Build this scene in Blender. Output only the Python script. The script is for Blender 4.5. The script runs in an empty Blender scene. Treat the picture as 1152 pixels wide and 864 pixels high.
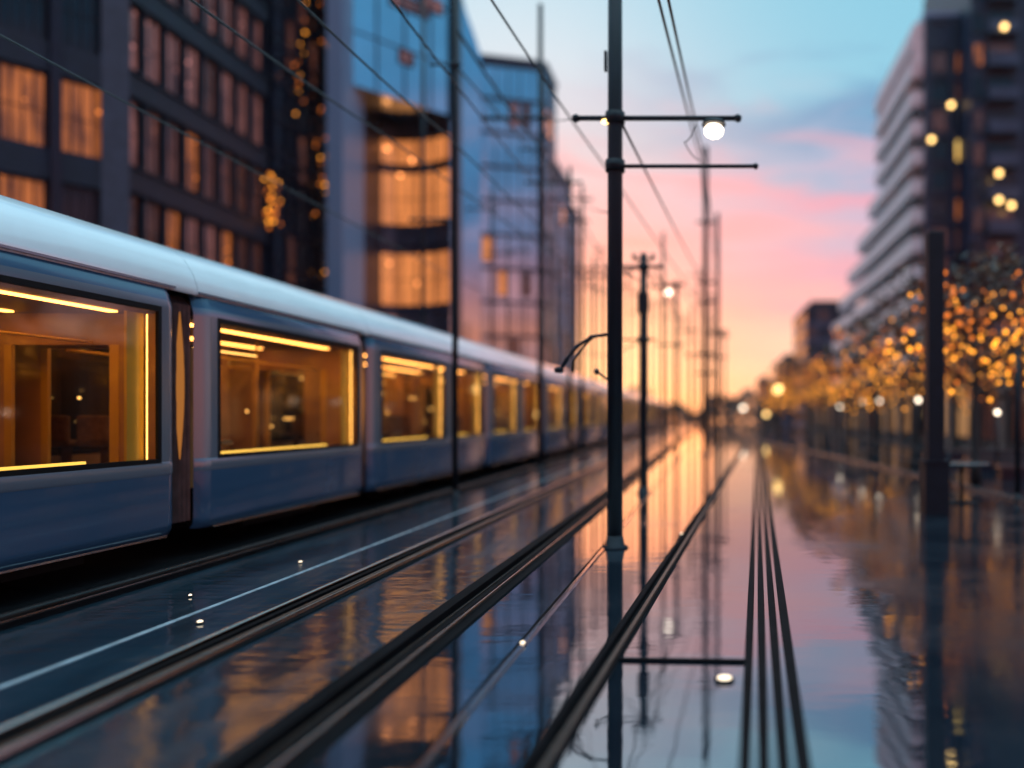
import bpy, bmesh, math, random
from mathutils import Vector, Matrix
R = math.radians
rnd = random.Random(7)
S = bpy.context.scene
COL = S.collection

# ------------------------------------------------------------------ camera
F = 900.0            # focal length in pixels of an 1152 wide picture
CH = 1.65            # eye height
cam_d = bpy.data.cameras.new('camera')
cam = bpy.data.objects.new('camera', cam_d); COL.objects.link(cam)
cam.location = (0, 0, CH); cam.rotation_euler = (R(90), 0, 0)
cam_d.sensor_width = 36; cam_d.lens = F * 36 / 1152
cam_d.shift_x = -(800 - 576) / 1152; cam_d.shift_y = (468 - 432) / 1152
cam_d.clip_start = 0.05; cam_d.clip_end = 5000
cam_d.dof.use_dof = True
cam_d.dof.focus_distance = 7.4
cam_d.dof.aperture_fstop = (cam_d.lens / 1000) / 0.115
cam_d.dof.aperture_blades = 0
S.camera = cam

# ------------------------------------------------------------------ world
SUN_AZ, SUN_EL = R(-6.4), R(4.0)
world = bpy.data.worlds.new('World'); S.world = world
world.use_nodes = True
nt = world.node_tree; N = nt.nodes; L = nt.links
N.clear()
def nd(tree, kind, **kw):
    n = tree.nodes.new(kind)
    for k, v in kw.items(): setattr(n, k, v)
    return n
def s2l(c):
    return tuple(((v / 255) / 12.92 if v / 255 <= .04045 else ((v / 255 + .055) / 1.055) ** 2.4) for v in c)
def mth(tree, op, a, b=None, c=None, clamp=False):
    n = tree.nodes.new('ShaderNodeMath'); n.operation = op; n.use_clamp = clamp
    for i, v in enumerate((a, b, c)):
        if v is None: continue
        if isinstance(v, (int, float)): n.inputs[i].default_value = v
        else: tree.links.new(v, n.inputs[i])
    return n.outputs[0]
def ramp(tree, fac, stops, mode='LINEAR'):
    n = tree.nodes.new('ShaderNodeValToRGB'); n.color_ramp.interpolation = mode
    el = n.color_ramp.elements
    while len(el) < len(stops): el.new(0.5)
    for e, (p, c) in zip(el, stops):
        e.position = p; e.color = (*c[:3], 1)
    if fac is not None: tree.links.new(fac, n.inputs[0])
    return n
def mixc(tree, fac, a, b, blend='MIX'):
    n = tree.nodes.new('ShaderNodeMix'); n.data_type = 'RGBA'; n.blend_type = blend
    for sock, v in ((n.inputs[0], fac), (n.inputs[6], a), (n.inputs[7], b)):
        if isinstance(v, (int, float)): sock.default_value = v
        elif isinstance(v, tuple): sock.default_value = (*v[:3], 1)
        else: tree.links.new(v, sock)
    return n.outputs[2]
tc = nd(nt, 'ShaderNodeTexCoord')
sep = nd(nt, 'ShaderNodeSeparateXYZ'); L.new(tc.outputs['Generated'], sep.inputs[0])
el = mth(nt, 'ARCSINE', sep.outputs[2])
az = mth(nt, 'ARCTAN2', sep.outputs[0], sep.outputs[1])
cmb = nd(nt, 'ShaderNodeCombineXYZ')
L.new(mth(nt, 'MULTIPLY', az, 3.0), cmb.inputs[0]); L.new(mth(nt, 'MULTIPLY', el, 13.0), cmb.inputs[1])
no = nd(nt, 'ShaderNodeTexNoise'); no.inputs['Scale'].default_value = 1.6; no.inputs['Detail'].default_value = 5
no.inputs['Roughness'].default_value = 0.55; no.inputs['Distortion'].default_value = 0.4
L.new(cmb.outputs[0], no.inputs['Vector'])
wob = mth(nt, 'MULTIPLY', mth(nt, 'SUBTRACT', no.outputs['Fac'], 0.5), 0.23)
elw = mth(nt, 'ADD', el, wob)
fac = mth(nt, 'DIVIDE', mth(nt, 'MAXIMUM', elw, 0.0), R(90))
def k(c, m=1.0): return tuple(v * m for v in s2l(c))
SKY = [(-1, k((250, 196, 150))), (0, k((255, 188, 160))), (4.0, k((255, 214, 198))), (7.2, k((247, 186, 190))), (9.5, k((236, 168, 194))),
       (12.5, k((205, 186, 214))), (15.0, k((242, 166, 190))), (17.5, k((168, 184, 216))), (20.0, k((104, 160, 202))), (24, k((142, 208, 232))),
       (30, k((140, 208, 232))), (48, k((150, 212, 238), 1.4)), (65, k((190, 232, 250), 3.5)), (90, k((200, 236, 250), 3.6))]
BACK = [(-1, k((240, 150, 110))), (0, k((255, 130, 80), 1.3)), (5.5, k((255, 135, 105), 1.2)), (9.0, k((225, 140, 150))), (13.5, k((92, 135, 178))), (25, k((92, 156, 198))),
        (48, k((130, 195, 225), 1.3)), (65, k((190, 232, 250), 3.5)), (90, k((200, 236, 250), 3.6))]
sky = ramp(nt, fac, [(max(a, 0) / 90, c) for a, c in SKY[1:]])
# pale veil of light cloud on the left, above the sunset
def lobe(azd, eld, power):
    d = Vector((math.sin(R(azd)) * math.cos(R(eld)), math.cos(R(azd)) * math.cos(R(eld)), math.sin(R(eld))))
    dp = nd(nt, 'ShaderNodeVectorMath', operation='DOT_PRODUCT'); L.new(tc.outputs['Generated'], dp.inputs[0]); dp.inputs[1].default_value = d
    return mth(nt, 'POWER', mth(nt, 'MAXIMUM', dp.outputs['Value'], 0.0), power)
bsky = ramp(nt, fac, [(max(a, 0) / 90, c) for a, c in BACK[1:]])
bk = nd(nt, 'ShaderNodeMapRange', interpolation_type='SMOOTHSTEP'); bk.inputs[1].default_value = .55; bk.inputs[2].default_value = -.35
L.new(sep.outputs[1], bk.inputs[0])
sky_all = mixc(nt, bk.outputs[0], sky.outputs[0], bsky.outputs[0])
veil = mth(nt, 'MULTIPLY', lobe(-15, 19, 34), 0.9, clamp=True)
c1 = mixc(nt, veil, sky_all, k((226, 238, 245), 1.08))
# long thin cloud streaks
cm2 = nd(nt, 'ShaderNodeCombineXYZ'); L.new(mth(nt, 'MULTIPLY', az, 4.0), cm2.inputs[0]); L.new(mth(nt, 'ADD', mth(nt, 'MULTIPLY', el, 26.0), mth(nt, 'MULTIPLY', az, 3.0)), cm2.inputs[1])
n4 = nd(nt, 'ShaderNodeTexNoise'); n4.inputs['Scale'].default_value = 1.3; n4.inputs['Detail'].default_value = 6; n4.inputs['Distortion'].default_value = .6; L.new(cm2.outputs[0], n4.inputs['Vector'])
m4 = nd(nt, 'ShaderNodeMapRange', interpolation_type='SMOOTHSTEP'); m4.inputs[1].default_value = .48; m4.inputs[2].default_value = .66; L.new(n4.outputs['Fac'], m4.inputs[0])
bd = nd(nt, 'ShaderNodeMapRange', interpolation_type='SMOOTHSTEP'); bd.inputs[1].default_value = R(24); bd.inputs[2].default_value = R(15); L.new(el, bd.inputs[0])
c1 = mixc(nt, mth(nt, 'MULTIPLY', mth(nt, 'MULTIPLY', m4.outputs[0], bd.outputs[0]), .65), c1, k((255, 180, 192), 1.0))
# the afterglow round the sun that has just gone
g1 = mth(nt, 'MULTIPLY', lobe(-9.5, 2.0, 36), 1.0, clamp=True)
c2 = mixc(nt, g1, c1, (1.35, 0.33, 0.19))
g2 = mth(nt, 'MULTIPLY', lobe(-6.2, 3.8, 300), 0.9, clamp=True)
c3 = mixc(nt, g2, c2, (1.8, .98, 0.55))
# the pink belt opposite and to the sides
nis = nd(nt, 'ShaderNodeTexSky', sky_type='NISHITA'); nis.sun_disc = False
nis.sun_elevation = SUN_EL; nis.sun_rotation = SUN_AZ
b1 = nd(nt, 'ShaderNodeBackground'); b1.inputs[1].default_value = 0.015; L.new(nis.outputs[0], b1.inputs[0])
b2 = nd(nt, 'ShaderNodeBackground'); b2.inputs[1].default_value = 0.95; L.new(c3, b2.inputs[0])
ad = nd(nt, 'ShaderNodeAddShader'); L.new(b1.outputs[0], ad.inputs[0]); L.new(b2.outputs[0], ad.inputs[1])
wo = nd(nt, 'ShaderNodeOutputWorld'); L.new(ad.outputs[0], wo.inputs[0])

sun_d = bpy.data.lights.new('sun', 'SUN'); sun_d.energy = 0.11; sun_d.angle = R(13); sun_d.color = (1.0, 0.27, 0.07)
sun = bpy.data.objects.new('sun', sun_d); COL.objects.link(sun)
sdir = Vector((math.sin(SUN_AZ) * math.cos(SUN_EL), math.cos(SUN_AZ) * math.cos(SUN_EL), math.sin(SUN_EL)))
sun.rotation_euler = sdir.to_track_quat('Z', 'Y').to_euler()
S.view_settings.view_transform = 'Standard'; S.view_settings.look = 'None'
S.view_settings.exposure = 0; S.view_settings.gamma = 1; S.view_settings.use_curve_mapping = False
S.render.engine = 'CYCLES'
S.cycles.use_denoising = True
S.cycles.max_bounces = 8; S.cycles.diffuse_bounces = 2; S.cycles.glossy_bounces = 4
S.cycles.transparent_max_bounces = 24; S.cycles.transmission_bounces = 4
S.cycles.sample_clamp_indirect = 3.0
S.cycles.caustics_reflective = False; S.cycles.caustics_refractive = False

# ------------------------------------------------------------------ helpers
def P(X, Y, d):
    """world point seen at photo pixel X, Y at depth d (used only to measure the place)"""
    return Vector(((X - 800) / F * d, d, CH + (468 - Y) / F * d))

class MB:
    def __init__(self): self.bm = bmesh.new(); self.mi = 0
    def face(self, vs):
        try:
            f = self.bm.faces.new(vs); f.material_index = self.mi; return f
        except ValueError: return None
    def box(self, x0, x1, y0, y1, z0, z1, M=None):
        c = [(x0, y0, z0), (x1, y0, z0), (x1, y1, z0), (x0, y1, z0), (x0, y0, z1), (x1, y0, z1), (x1, y1, z1), (x0, y1, z1)]
        v = [self.bm.verts.new(M @ Vector(p) if M else p) for p in c]
        for f in ((3, 2, 1, 0), (4, 5, 6, 7), (0, 1, 5, 4), (1, 2, 6, 5), (2, 3, 7, 6), (3, 0, 4, 7)):
            self.face([v[i] for i in f])
        return self
    def tube(self, pts, r, n=8, cap=True):
        pts = [Vector(p) for p in pts]
        rs = r if isinstance(r, (list, tuple)) else [r] * len(pts)
        rings = []; ref = None
        for i, p in enumerate(pts):
            t = (pts[min(i + 1, len(pts) - 1)] - pts[max(i - 1, 0)])
            if t.length < 1e-9: t = Vector((0, 0, 1))
            t.normalize()
            if ref is None: ref = Vector((1, 0, 0)) if abs(t.x) < .8 else Vector((0, 1, 0))
            a = (ref - t * ref.dot(t)).normalized(); b = t.cross(a); ref = a
            rings.append([self.bm.verts.new(p + (a * math.cos(2 * math.pi * j / n) + b * math.sin(2 * math.pi * j / n)) * rs[i]) for j in range(n)])
        for q, w in zip(rings, rings[1:]):
            for j in range(n):
                f = self.face([q[j], q[(j + 1) % n], w[(j + 1) % n], w[j]])
                if f and n > 5: f.smooth = True
        if cap:
            self.face(list(reversed(rings[0]))); self.face(rings[-1])
        return self
    def lathe(self, prof, c=(0, 0, 0), n=16, axis='Z'):
        rings = []
        for r, z in prof:
            ring = []
            for j in range(n):
                a = 2 * math.pi * j / n
                p = Vector((r * math.cos(a), r * math.sin(a), z))
                if axis == 'X': p = Vector((p.z, p.x, p.y))
                ring.append(self.bm.verts.new(p + Vector(c)))
            rings.append(ring)
        for q, w in zip(rings, rings[1:]):
            for j in range(n):
                f = self.face([q[j], q[(j + 1) % n], w[(j + 1) % n], w[j]])
                if f: f.smooth = True
        self.face(list(reversed(rings[0]))); self.face(rings[-1])
        return self
    def ball(self, c, r, sub=1, sz=1.0):
        M = Matrix.Translation(Vector(c)) @ Matrix.Diagonal((r, r, r * sz, 1))
        ret = bmesh.ops.create_icosphere(self.bm, subdivisions=sub, radius=1, matrix=M)
        for v in ret['verts']:
            for f in v.link_faces: f.material_index = self.mi; f.smooth = True
        return self
    def grid(self, rows, close=False):
        g = [[self.bm.verts.new(p) for p in row] for row in rows]
        for a, b in zip(g, g[1:]):
            for i in range(len(a) - 1):
                self.face([a[i], a[i + 1], b[i + 1], b[i]])
        return self
    def prism(self, poly, z0, z1):
        a = [self.bm.verts.new((x, y, z0)) for x, y in poly]; b = [self.bm.verts.new((x, y, z1)) for x, y in poly]
        n = len(poly)
        for i in range(n): self.face([a[i], a[(i + 1) % n], b[(i + 1) % n], b[i]])
        self.face(list(reversed(a))); self.face(b)
        return self
    def mesh(self, name, mats, bevel=0, smooth=False, recalc=True):
        if recalc: bmesh.ops.recalc_face_normals(self.bm, faces=self.bm.faces)
        if bevel:
            bmesh.ops.bevel(self.bm, geom=list(self.bm.edges), offset=bevel, segments=2, affect='EDGES', profile=.5)
        me = bpy.data.meshes.new(name); self.bm.to_mesh(me); self.bm.free()
        for m in (mats if isinstance(mats, (list, tuple)) else [mats]): me.materials.append(m)
        if smooth:
            for p in me.polygons: p.use_smooth = True
        return me
    def build(self, name, mats, parent=None, **kw):
        return link(name, self.mesh(name, mats, **kw), parent)
def link(name, me, parent=None, loc=None, rz=None):
    o = bpy.data.objects.new(name, me); COL.objects.link(o)
    if parent: o.parent = parent
    if loc is not None: o.location = loc
    if rz is not None: o.rotation_euler = (0, 0, rz)
    return o
def tag(o, label=None, cat=None, group=None, kind=None):
    if label: o['label'] = label
    if cat: o['category'] = cat
    if group: o['group'] = group
    if kind: o['kind'] = kind
    return o
def thing(name, label, cat, loc=(0, 0, 0), rz=0, group=None):
    o = bpy.data.objects.new(name, None); COL.objects.link(o)
    o.location = loc; o.rotation_euler = (0, 0, rz); o.empty_display_size = .2
    return tag(o, label, cat, group)
def copy_tree(o, parent=None):
    kids = [c for c in bpy.data.objects if c.parent == o]
    c = o.copy(); COL.objects.link(c); c.parent = parent
    for ch in kids: copy_tree(ch, c)
    return c

# ------------------------------------------------------------------ materials
def mat(name, col, rough=.5, metal=0, ior=1.5, noise=0, nscale=4, bump=0, bscale=20, stretch=None, coat=0, emit=None, es=0, rvar=0):
    m = bpy.data.materials.new(name); m.use_nodes = True
    t = m.node_tree; b = t.nodes['Principled BSDF']
    b.inputs['Base Color'].default_value = (*col, 1); b.inputs['Roughness'].default_value = rough
    b.inputs['Metallic'].default_value = metal; b.inputs['IOR'].default_value = ior
    if coat: b.inputs['Coat Weight'].default_value = coat; b.inputs['Coat Roughness'].default_value = .05
    if emit: b.inputs['Emission Color'].default_value = (*emit, 1); b.inputs['Emission Strength'].default_value = es
    if noise or bump or rvar:
        tx = t.nodes.new('ShaderNodeTexCoord'); vec = tx.outputs['Object']
        if stretch:
            mp = t.nodes.new('ShaderNodeMapping'); mp.inputs['Scale'].default_value = stretch; t.links.new(vec, mp.inputs[0]); vec = mp.outputs[0]
    if noise or rvar:
        n = t.nodes.new('ShaderNodeTexNoise'); n.inputs['Scale'].default_value = nscale; n.inputs['Detail'].default_value = 6
        t.links.new(vec, n.inputs['Vector'])
    if noise:
        lo = tuple(max(0, c * (1 - noise)) for c in col); hi = tuple(min(1, c * (1 + noise)) for c in col)
        r = ramp(t, n.outputs['Fac'], [(.3, lo), (.7, hi)]); t.links.new(r.outputs[0], b.inputs['Base Color'])
    if rvar:
        mr = t.nodes.new('ShaderNodeMapRange'); mr.inputs[1].default_value = .35; mr.inputs[2].default_value = .65
        mr.inputs[3].default_value = max(0, rough - rvar); mr.inputs[4].default_value = rough + rvar
        t.links.new(n.outputs['Fac'], mr.inputs[0]); t.links.new(mr.outputs[0], b.inputs['Roughness'])
    if bump:
        n2 = t.nodes.new('ShaderNodeTexNoise'); n2.inputs['Scale'].default_value = bscale; n2.inputs['Detail'].default_value = 3
        t.links.new(vec, n2.inputs['Vector'])
        bp = t.nodes.new('ShaderNodeBump'); bp.inputs['Strength'].default_value = bump; bp.inputs['Distance'].default_value = .02
        t.links.new(n2.outputs['Fac'], bp.inputs['Height']); t.links.new(bp.outputs[0], b.inputs['Normal'])
    return m
def emitter(name, col, strength, sample='NONE'):
    m = bpy.data.materials.new(name); m.use_nodes = True; t = m.node_tree; t.nodes.clear()
    e = t.nodes.new('ShaderNodeEmission'); e.inputs[0].default_value = (*col, 1); e.inputs[1].default_value = strength
    o = t.nodes.new('ShaderNodeOutputMaterial'); t.links.new(e.outputs[0], o.inputs[0])
    m.cycles.emission_sampling = sample
    return m
def lit_pane(name, c0, c1, strength, scale=1.3):
    """glazing of a lit room: uneven lamps, curtains and furniture seen as patches, under a reflecting pane"""
    m = bpy.data.materials.new(name); m.use_nodes = True; t = m.node_tree; b = t.nodes['Principled BSDF']
    b.inputs['Base Color'].default_value = (.02, .02, .025, 1); b.inputs['Roughness'].default_value = .08; b.inputs['IOR'].default_value = 1.6
    tx = t.nodes.new('ShaderNodeTexCoord'); oi = t.nodes.new('ShaderNodeObjectInfo')
    ad = t.nodes.new('ShaderNodeVectorMath'); ad.operation = 'ADD'
    sc = t.nodes.new('ShaderNodeVectorMath'); sc.operation = 'SCALE'; sc.inputs['Scale'].default_value = 37
    cx = t.nodes.new('ShaderNodeCombineXYZ')
    for i in range(3): t.links.new(oi.outputs['Random'], cx.inputs[i])
    mpv = t.nodes.new('ShaderNodeMapping'); mpv.inputs['Scale'].default_value = (2.2, 1, .55); t.links.new(tx.outputs['Object'], mpv.inputs[0])
    t.links.new(cx.outputs[0], sc.inputs[0]); t.links.new(mpv.outputs[0], ad.inputs[0]); t.links.new(sc.outputs[0], ad.inputs[1])
    n = t.nodes.new('ShaderNodeTexNoise'); n.inputs['Scale'].default_value = scale; n.inputs['Detail'].default_value = 4; t.links.new(ad.outputs[0], n.inputs['Vector'])
    r = ramp(t, n.outputs['Fac'], [(.32, c0), (.62, c1)]); t.links.new(r.outputs[0], b.inputs['Emission Color'])
    w = t.nodes.new('ShaderNodeTexVoronoi'); w.inputs['Scale'].default_value = scale * 1.8; ad2 = t.nodes.new('ShaderNodeVectorMath'); ad2.operation = 'ADD'; t.links.new(tx.outputs['Object'], ad2.inputs[0]); t.links.new(sc.outputs[0], ad2.inputs[1]); t.links.new(ad2.outputs[0], w.inputs['Vector'])
    mr = t.nodes.new('ShaderNodeMapRange'); mr.inputs[1].default_value = 0.10; mr.inputs[2].default_value = .16; mr.inputs[3].default_value = strength * 5.0; mr.inputs[4].default_value = strength * .85
    t.links.new(w.outputs['Distance'], mr.inputs[0]); t.links.new(mr.outputs[0], b.inputs['Emission Strength'])
    m.cycles.emission_sampling = 'NONE'
    return m
def glass_thin(name, tint, refl=.05):
    m = bpy.data.materials.new(name); m.use_nodes = True; t = m.node_tree; t.nodes.clear()
    fr = t.nodes.new('ShaderNodeLayerWeight'); fr.inputs['Blend'].default_value = .5
    fac_ = mth(t, 'ADD', mth(t, 'MULTIPLY', mth(t, 'POWER', fr.outputs['Facing'], 4.0), .85), .13, clamp=True)
    tr = t.nodes.new('ShaderNodeBsdfTransparent'); tr.inputs[0].default_value = (*tint, 1)
    gl = t.nodes.new('ShaderNodeBsdfGlossy'); gl.inputs['Roughness'].default_value = refl
    mx = t.nodes.new('ShaderNodeMixShader'); t.links.new(fac_, mx.inputs[0])
    t.links.new(tr.outputs[0], mx.inputs[1]); t.links.new(gl.outputs[0], mx.inputs[2])
    o = t.nodes.new('ShaderNodeOutputMaterial'); t.links.new(mx.outputs[0], o.inputs[0])
    return m

def wet_ground(name, c0, c1, r0, r1, scale, ior, bump, stretch=(1, 1, 1), damp=False):
    m = bpy.data.materials.new(name); m.use_nodes = True; t = m.node_tree; b = t.nodes['Principled BSDF']
    tx = t.nodes.new('ShaderNodeTexCoord'); mp = t.nodes.new('ShaderNodeMapping'); mp.inputs['Scale'].default_value = stretch
    t.links.new(tx.outputs['Object'], mp.inputs[0])
    n = t.nodes.new('ShaderNodeTexNoise'); n.inputs['Scale'].default_value = scale; n.inputs['Detail'].default_value = 8; n.inputs['Roughness'].default_value = .6
    t.links.new(mp.outputs[0], n.inputs['Vector'])
    r = ramp(t, n.outputs['Fac'], [(.4, c0), (.62, c1)]); t.links.new(r.outputs[0], b.inputs['Base Color'])
    mr = t.nodes.new('ShaderNodeMapRange'); mr.inputs[1].default_value = .48; mr.inputs[2].default_value = .66; mr.inputs[3].default_value = r0; mr.inputs[4].default_value = r1
    t.links.new(n.outputs['Fac'], mr.inputs[0]); t.links.new(mr.outputs[0], b.inputs['Roughness'])
    b.inputs['IOR'].default_value = ior
    b.inputs['Specular Tint'].default_value = (.84, .93, 1, 1)
    if damp:
        sp_ = t.nodes.new('ShaderNodeSeparateXYZ'); t.links.new(tx.outputs['Object'], sp_.inputs[0])
        ne = t.nodes.new('ShaderNodeTexNoise'); ne.inputs['Scale'].default_value = .9; ne.inputs['Detail'].default_value = 6; t.links.new(tx.outputs['Object'], ne.inputs['Vector'])
        ex = mth(t, 'ADD', sp_.outputs[0], mth(t, 'MULTIPLY', mth(t, 'SUBTRACT', ne.outputs['Fac'], .5), 1.3))
        ex = mth(t, 'SUBTRACT', ex, mth(t, 'MULTIPLY', mth(t, 'MAXIMUM', mth(t, 'SUBTRACT', sp_.outputs[1], 12.0), 0.0), .5))
        mk = t.nodes.new('ShaderNodeMapRange', ); mk.interpolation_type = 'SMOOTHSTEP'; mk.inputs[1].default_value = 1.25; mk.inputs[2].default_value = 1.55
        t.links.new(ex, mk.inputs[0])
        t.links.new(mth(t, 'ADD', mr.outputs[0], mth(t, 'MULTIPLY', mk.outputs[0], .10)), b.inputs['Roughness'])
        t.links.new(mth(t, 'SUBTRACT', ior, mth(t, 'MULTIPLY', mk.outputs[0], ior - 1.36)), b.inputs['IOR'])
    n2 = t.nodes.new('ShaderNodeTexNoise'); n2.inputs['Scale'].default_value = 3.0; n2.inputs['Detail'].default_value = 3
    mp2 = t.nodes.new('ShaderNodeMapping'); mp2.inputs['Scale'].default_value = (.5, 1.6, 1); t.links.new(tx.outputs['Object'], mp2.inputs[0]); t.links.new(mp2.outputs[0], n2.inputs['Vector'])
    n3 = t.nodes.new('ShaderNodeTexNoise'); n3.inputs['Scale'].default_value = 90; t.links.new(tx.outputs['Object'], n3.inputs['Vector'])
    base_h = n2.outputs['Fac']
    if not damp:
        bk_ = t.nodes.new('ShaderNodeTexBrick'); bk_.inputs['Scale'].default_value = 1.0; bk_.inputs['Mortar Size'].default_value = .012
        bk_.inputs['Brick Width'].default_value = .42; bk_.inputs['Row Height'].default_value = .21
        mp3 = t.nodes.new('ShaderNodeMapping'); mp3.inputs['Rotation'].default_value = (0, 0, R(90)); t.links.new(tx.outputs['Object'], mp3.inputs[0]); t.links.new(mp3.outputs[0], bk_.inputs['Vector'])
        base_h = mth(t, 'SUBTRACT', base_h, mth(t, 'MULTIPLY', bk_.outputs['Fac'], .35))
    h = mth(t, 'ADD', base_h, mth(t, 'MULTIPLY', mth(t, 'MULTIPLY', n3.outputs['Fac'], .06), n.outputs['Fac']))
    bp = t.nodes.new('ShaderNodeBump'); bp.inputs['Strength'].default_value = bump; bp.inputs['Distance'].default_value = .01
    t.links.new(h, bp.inputs['Height']); t.links.new(bp.outputs[0], b.inputs['Normal'])
    return m

M = {}
M['ground'] = wet_ground('wet asphalt', (.006, .010, .016), (.016, .022, .03), .006, .13, .55, 5.0, .14, damp=True)
M['lane'] = wet_ground('wet dark paving', (.006, .016, .024), (.014, .032, .046), .05, .26, 1.2, 1.40, 1.0, (2.0, .35, 1))
M['bed'] = mat('shade black track bed', (.004, .004, .005), .85, ior=1.15, noise=.5, nscale=12, bump=.6, bscale=30)
M['kerb'] = mat('wet granite kerb', (.05, .055, .065), .25, noise=.4, nscale=9, bump=.3, bscale=40, ior=1.6)
M['steel_dark'] = mat('dark rail steel', (.012, .010, .010), .35, .2, ior=1.3, noise=.4, nscale=8, stretch=(4, .3, 1), rvar=.12)
M['steel_bright'] = mat('polished rail head', (.60, .55, .52), .15, 1, rvar=.08, nscale=5, stretch=(8, .4, 1))
M['rubber'] = mat('black rail boot', (.006, .005, .006), .7, noise=.3, ior=1.12)
M['rust'] = mat('rust brown rail web', (.05, .028, .02), .45, .3, noise=.5, nscale=15)
M['white_paint'] = mat('worn pale paint line', (.34, .40, .45), .22, noise=.35, nscale=6)
M['pole'] = mat('dark painted steel', (.005, .008, .015), .55, 0, ior=1.35, noise=.25, nscale=6)
M['wire'] = mat('black cable', (.008, .008, .010), .5)
M['insul'] = mat('brown insulator', (.05, .03, .025), .3)
M['brick'] = mat('soot dark masonry', (.005, .009, .026), .7, noise=.35, nscale=2.2, bump=.4, bscale=14)
M['frame_dark'] = mat('dark bronze cladding', (.005, .009, .025), .4, .3, noise=.3, nscale=3)
M['pilaster'] = mat('blue grey pilaster stone', (.035, .045, .075), .55, noise=.25, nscale=3)
M['win_frame'] = mat('window frame metal', (.02, .02, .03), .35, .4)
M['glass_dark'] = mat('dark window glass', (.008, .013, .024), .06, ior=1.5)
M['glass_blue'] = mat('blue mirror glass', (.46, .64, .76), .07, 1, noise=.12, nscale=.25, bump=.05, bscale=.4)
M['glass_sky_sheen'] = mat('pale blue sky sheen paint', (.20, .30, .46), .3, 0)  # sky reflection and far haze put into a flat pale colour
M['spandrel'] = mat('slate spandrel panel', (.045, .062, .105), .35, .2, noise=.15, nscale=1)
M['stone_pale'] = mat('pale balcony render', (.80, .69, .71), .6, noise=.15, nscale=1.5)
M['tower'] = mat('navy cladding', (.004, .017, .050), .45, noise=.25, nscale=.8)
M['roof_matt'] = mat('matt roof felt', (.03, .04, .06), .95, ior=1.1)
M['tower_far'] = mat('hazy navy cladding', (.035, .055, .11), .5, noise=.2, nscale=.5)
M['beige'] = mat('sandstone arcade', (.15, .115, .11), .6, noise=.2, nscale=1.4)
M['amber'] = lit_pane('amber lit room', (.10, .022, .006), (.9, .24, .04), .62, 1.0)
M['orange'] = lit_pane('orange lit room', (.55, .17, .05), (1.0, .32, .09), 1.05, .35)
M['pink'] = lit_pane('rosy lit room', (.05, .02, .03), (.80, .30, .26), .30, .8)
M['dim'] = lit_pane('dim lit room', (.012, .010, .02), (.30, .09, .05), .30, 1.0)
M['yellow'] = lit_pane('yellow lit room', (.85, .40, .05), (1.0, .62, .16), 1.6, .6)
M['shop'] = lit_pane('lit shop window', (.30, .12, .04), (1.0, .50, .20), .55, .5)
M['bulb'] = emitter('golden fairy bulb', (1.0, .35, .03), 4.0)
M['bulb_red'] = emitter('amber fairy bulb', (1.0, .24, .03), 1.6)
M['lamp_white'] = emitter('white lamp globe', (1.0, .82, .62), 6, 'AUTO')
M['lamp_warm'] = emitter('warm lamp globe', (1.0, .60, .20), 6, 'AUTO')
M['spark'] = emitter('wet glint glow', (1.0, .82, .6), 2.5)
M['bark'] = mat('wet dark bark', (.022, .018, .018), .6, noise=.4, nscale=10, bump=.6, bscale=30)
M['leaf'] = mat('autumn leaf', (.15, .06, .016), .55, noise=.5, nscale=.9)
M['leaf2'] = mat('dark leaf', (.045, .035, .03), .55, noise=.4, nscale=1.2)
M['t_white'] = mat('tram roof white enamel', (.86, .91, .93), .16, 0, ior=1.8, coat=.6, noise=.04, nscale=2)
M['t_blue'] = mat('tram blue grey enamel', (.042, .098, .18), .16, .15, coat=.5, noise=.10, nscale=1.2, stretch=(1, .15, 2), rvar=.03)
M['t_band'] = mat('tram brushed silver band', (.20, .24, .30), .2, .5)
M['t_black'] = mat('tram black rubber', (.004, .004, .005), .55, ior=1.25)
M['t_in'] = mat('tram interior panel', (.62, .46, .30), .5, noise=.15, nscale=2)
M['t_part'] = mat('tram amber partition', (.50, .27, .10), .35, noise=.3, nscale=1.2)
M['t_ceil'] = mat('tram ceiling', (.16, .11, .07), .6)
M['t_bronze'] = mat('tram bronze bellows', (.09, .075, .075), .35, .5, noise=.3, nscale=6)
M['t_floor'] = mat('tram floor', (.06, .05, .05), .4)
M['t_seat'] = mat('tram seat fabric', (.16, .085, .04), .8, noise=.4, nscale=8)
M['t_yellow'] = mat('yellow grab pole', (.75, .45, .05), .3)
M['t_strip'] = emitter('warm light strip', (1.0, .40, .08), 11, 'AUTO')
M['t_glow'] = emitter('amber streak and spot glow', (1.0, .50, .12), 5)
M['t_strip2'] = emitter('amber sill strip', (1.0, .58, .10), 2.2)
M['t_strip3'] = emitter('added column fill light', (1.0, .50, .10), 9, 'AUTO')
M['t_gap'] = emitter('amber gap glow', (1.0, .36, .08), .38)
M['t_glass'] = glass_thin('tram window glass', (.80, .76, .70))

# ------------------------------------------------------------------ ground
b = MB(); b.box(-900, 900, -60, 1800, -.6, 0)
tag(b.build('ground', M['ground']), 'wet dark asphalt reflecting the sunset sky', 'ground', kind='structure')
b = MB(); b.box(-9.6, -5.72, -10, 150, 0.0, .004)  # near-black sheet paints the shade beneath the cars
tag(b.build('track_bed', M['bed']), 'track bed under the tram with its shade painted black', 'track bed', kind='structure')
b = MB(); b.box(-5.42, -2.35, -10, 150, 0, .004)
tag(b.build('paving', M['lane']), 'dark wet paving lane beside the tram', 'paving', kind='structure')
b = MB(); b.mi = 0
b.box(-4.33, -4.285, -10, 120, .0045, .008)
tag(b.build('paint_line', M['white_paint']), 'pale painted line along the wet paving lane', 'road marking', kind='structure')

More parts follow.
